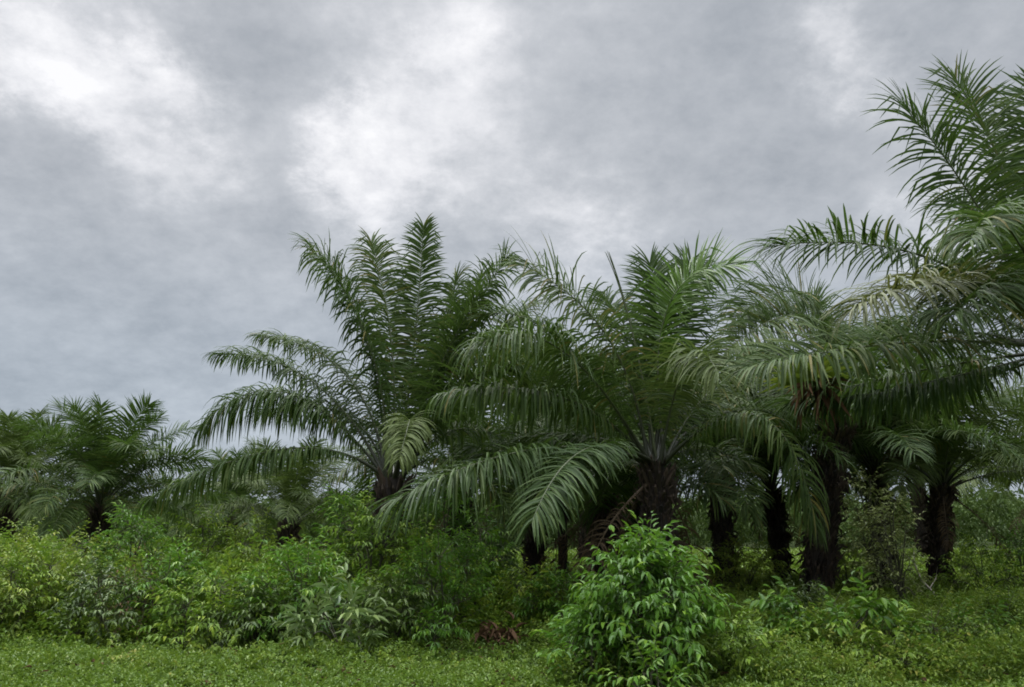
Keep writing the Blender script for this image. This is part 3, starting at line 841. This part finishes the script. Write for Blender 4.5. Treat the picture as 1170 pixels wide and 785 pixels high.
def noise(vec, scale, detail, rough=.55, dist=0.0, off=(0, 0, 0)):
    mp = N.new('ShaderNodeMapping'); mp.inputs['Location'].default_value = off
    L.new(vec, mp.inputs['Vector'])
    n = N.new('ShaderNodeTexNoise'); n.inputs['Scale'].default_value = scale; n.inputs['Detail'].default_value = detail
    n.inputs['Roughness'].default_value = rough; n.inputs['Distortion'].default_value = dist
    L.new(mp.outputs[0], n.inputs['Vector'])
    return n


big = noise(comb.outputs[0], 1.6, 9, .6, .15, (3.1, 1.7, 0))
fine = noise(comb.outputs[0], 6.2, 10, .66, .1, (.4, 5.2, 0))
fine2 = noise(comb.outputs[0], 21.0, 8, .62, .0, (8.4, 2.2, 0))
# slightly warped view direction for the thick and thin places of the cloud deck
wn = noise(comb.outputs[0], 4.5, 9, .65, 0, (1, 2, 3))
va = N.new('ShaderNodeVectorMath'); va.operation = 'SUBTRACT'; L.new(wn.outputs['Color'], va.inputs[0]); va.inputs[1].default_value = (.5, .5, .5)
vs = N.new('ShaderNodeVectorMath'); vs.operation = 'SCALE'; L.new(va.outputs[0], vs.inputs[0]); vs.inputs['Scale'].default_value = .30
vd = N.new('ShaderNodeVectorMath'); vd.operation = 'ADD'; L.new(tc.outputs['Generated'], vd.inputs[0]); L.new(vs.outputs[0], vd.inputs[1])


def spot(px, py, rpx, amp):
    dn = N.new('ShaderNodeVectorMath'); dn.operation = 'DISTANCE'
    L.new(vd.outputs[0], dn.inputs[0]); dn.inputs[1].default_value = sky_dir(px, py)
    q = math_('DIVIDE', dn.outputs['Value'], rpx / FPX)
    e = math_('POWER', 2.71828, math_('MULTIPLY', math_('MULTIPLY', q, q), -1.0))
    return math_('MULTIPLY', e, amp)


acc = None
for s_ in [(95, 60, 62, .20), (130, 100, 50, .22), (40, 95, 60, .12), (205, 100, 42, .18), (185, 160, 70, .14), (250, 195, 60, .10), (440, 195, 62, .34), (408, 150, 40, .20),
           (530, 150, 75, .18), (492, 38, 46, .28), (450, 90, 60, .10), (655, 275, 62, .24), (600, 240, 60, .10), (955, 72, 42, .28), (1068, 275, 52, .26), (18, 225, 48, .12), (390, 260, 60, .10),
           (400, -350, 420, .20), (60, 20, 60, .16),
           (30, 300, 130, -.09), (325, 225, 62, -.15), (265, 40, 85, -.20), (400, 60, 50, -.10), (10, 160, 55, -.15), (120, 185, 60, -.07), (780, 60, 150, -.06), (880, 250, 190, -.06)]:
    v = spot(*s_)
    acc = v if acc is None else math_('ADD', acc, v)
lum = math_('ADD', math_('MULTIPLY_ADD', big.outputs['Fac'], .42, .30), math_('MULTIPLY_ADD', fine.outputs['Fac'], .34, -.17))
lum = math_('ADD', lum, math_('MULTIPLY_ADD', fine2.outputs['Fac'], .20, -.10))
lum = math_('ADD', lum, math_('MULTIPLY', acc, math_('MULTIPLY_ADD', fine.outputs['Fac'], 1.5, .12)))
rp = N.new('ShaderNodeValToRGB'); cr = rp.color_ramp
cr.elements[0].position = 0; cr.elements[0].color = (.15, .175, .205, 1)
cr.elements[1].position = 1; cr.elements[1].color = (.93, .93, .95, 1)
for pz, cz in ((.25, (.255, .284, .322)), (.42, (.37, .397, .435)), (.6, (.53, .552, .588)), (.8, (.76, .768, .80))):
    e = cr.elements.new(pz); e.color = (*cz, 1)
L.new(lum, rp.inputs[0])
bg2 = N.new('ShaderNodeBackground'); 
# an overcast deck is brightest overhead; boost added there and behind the viewer, out of view, to light the foliage
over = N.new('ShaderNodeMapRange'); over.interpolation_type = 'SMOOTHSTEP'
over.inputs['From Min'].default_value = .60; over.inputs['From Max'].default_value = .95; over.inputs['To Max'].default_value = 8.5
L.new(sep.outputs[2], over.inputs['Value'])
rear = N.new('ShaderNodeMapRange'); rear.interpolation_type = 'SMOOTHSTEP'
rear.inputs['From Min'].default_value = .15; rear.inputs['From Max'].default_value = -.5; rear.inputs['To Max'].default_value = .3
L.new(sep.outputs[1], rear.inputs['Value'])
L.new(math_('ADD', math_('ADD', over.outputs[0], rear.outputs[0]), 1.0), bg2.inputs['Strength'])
low = N.new('ShaderNodeMapRange'); low.interpolation_type = 'SMOOTHSTEP'
low.inputs['From Min'].default_value = .42; low.inputs['From Max'].default_value = .08; low.inputs['To Max'].default_value = 1.0
L.new(sep.outputs[2], low.inputs['Value'])
tint = N.new('ShaderNodeMix'); tint.data_type = 'RGBA'; tint.blend_type = 'MULTIPLY'
L.new(low.outputs[0], tint.inputs['Factor']); L.new(rp.outputs[0], tint.inputs['A']); tint.inputs['B'].default_value = (.90, .965, 1.02, 1)
L.new(tint.outputs['Result'], bg2.inputs['Color'])
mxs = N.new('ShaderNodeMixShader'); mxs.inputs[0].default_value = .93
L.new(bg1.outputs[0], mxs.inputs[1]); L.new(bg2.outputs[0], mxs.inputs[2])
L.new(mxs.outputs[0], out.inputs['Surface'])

sd = bpy.data.lights.new('sun', 'SUN'); sd.energy = 1.4; sd.angle = R(35); sd.color = (1, .96, .9)
so = bpy.data.objects.new('sun', sd); COL.objects.link(so)
so.rotation_euler = (math.pi / 2 - SUN_EL, 0, math.pi - SUN_AZ)
so.location = (0, 0, 60)

# ------------------------------------------------------------------ render settings
SC.view_settings.view_transform = 'Standard'
SC.view_settings.look = 'None'
SC.view_settings.exposure = 0.15
SC.view_settings.gamma = 1.0
SC.view_settings.use_curve_mapping = False
SC.cycles.max_bounces = 6
SC.cycles.diffuse_bounces = 3
SC.cycles.glossy_bounces = 2
SC.cycles.transmission_bounces = 4
SC.cycles.transparent_max_bounces = 4
SC.cycles.filter_width = 1.8
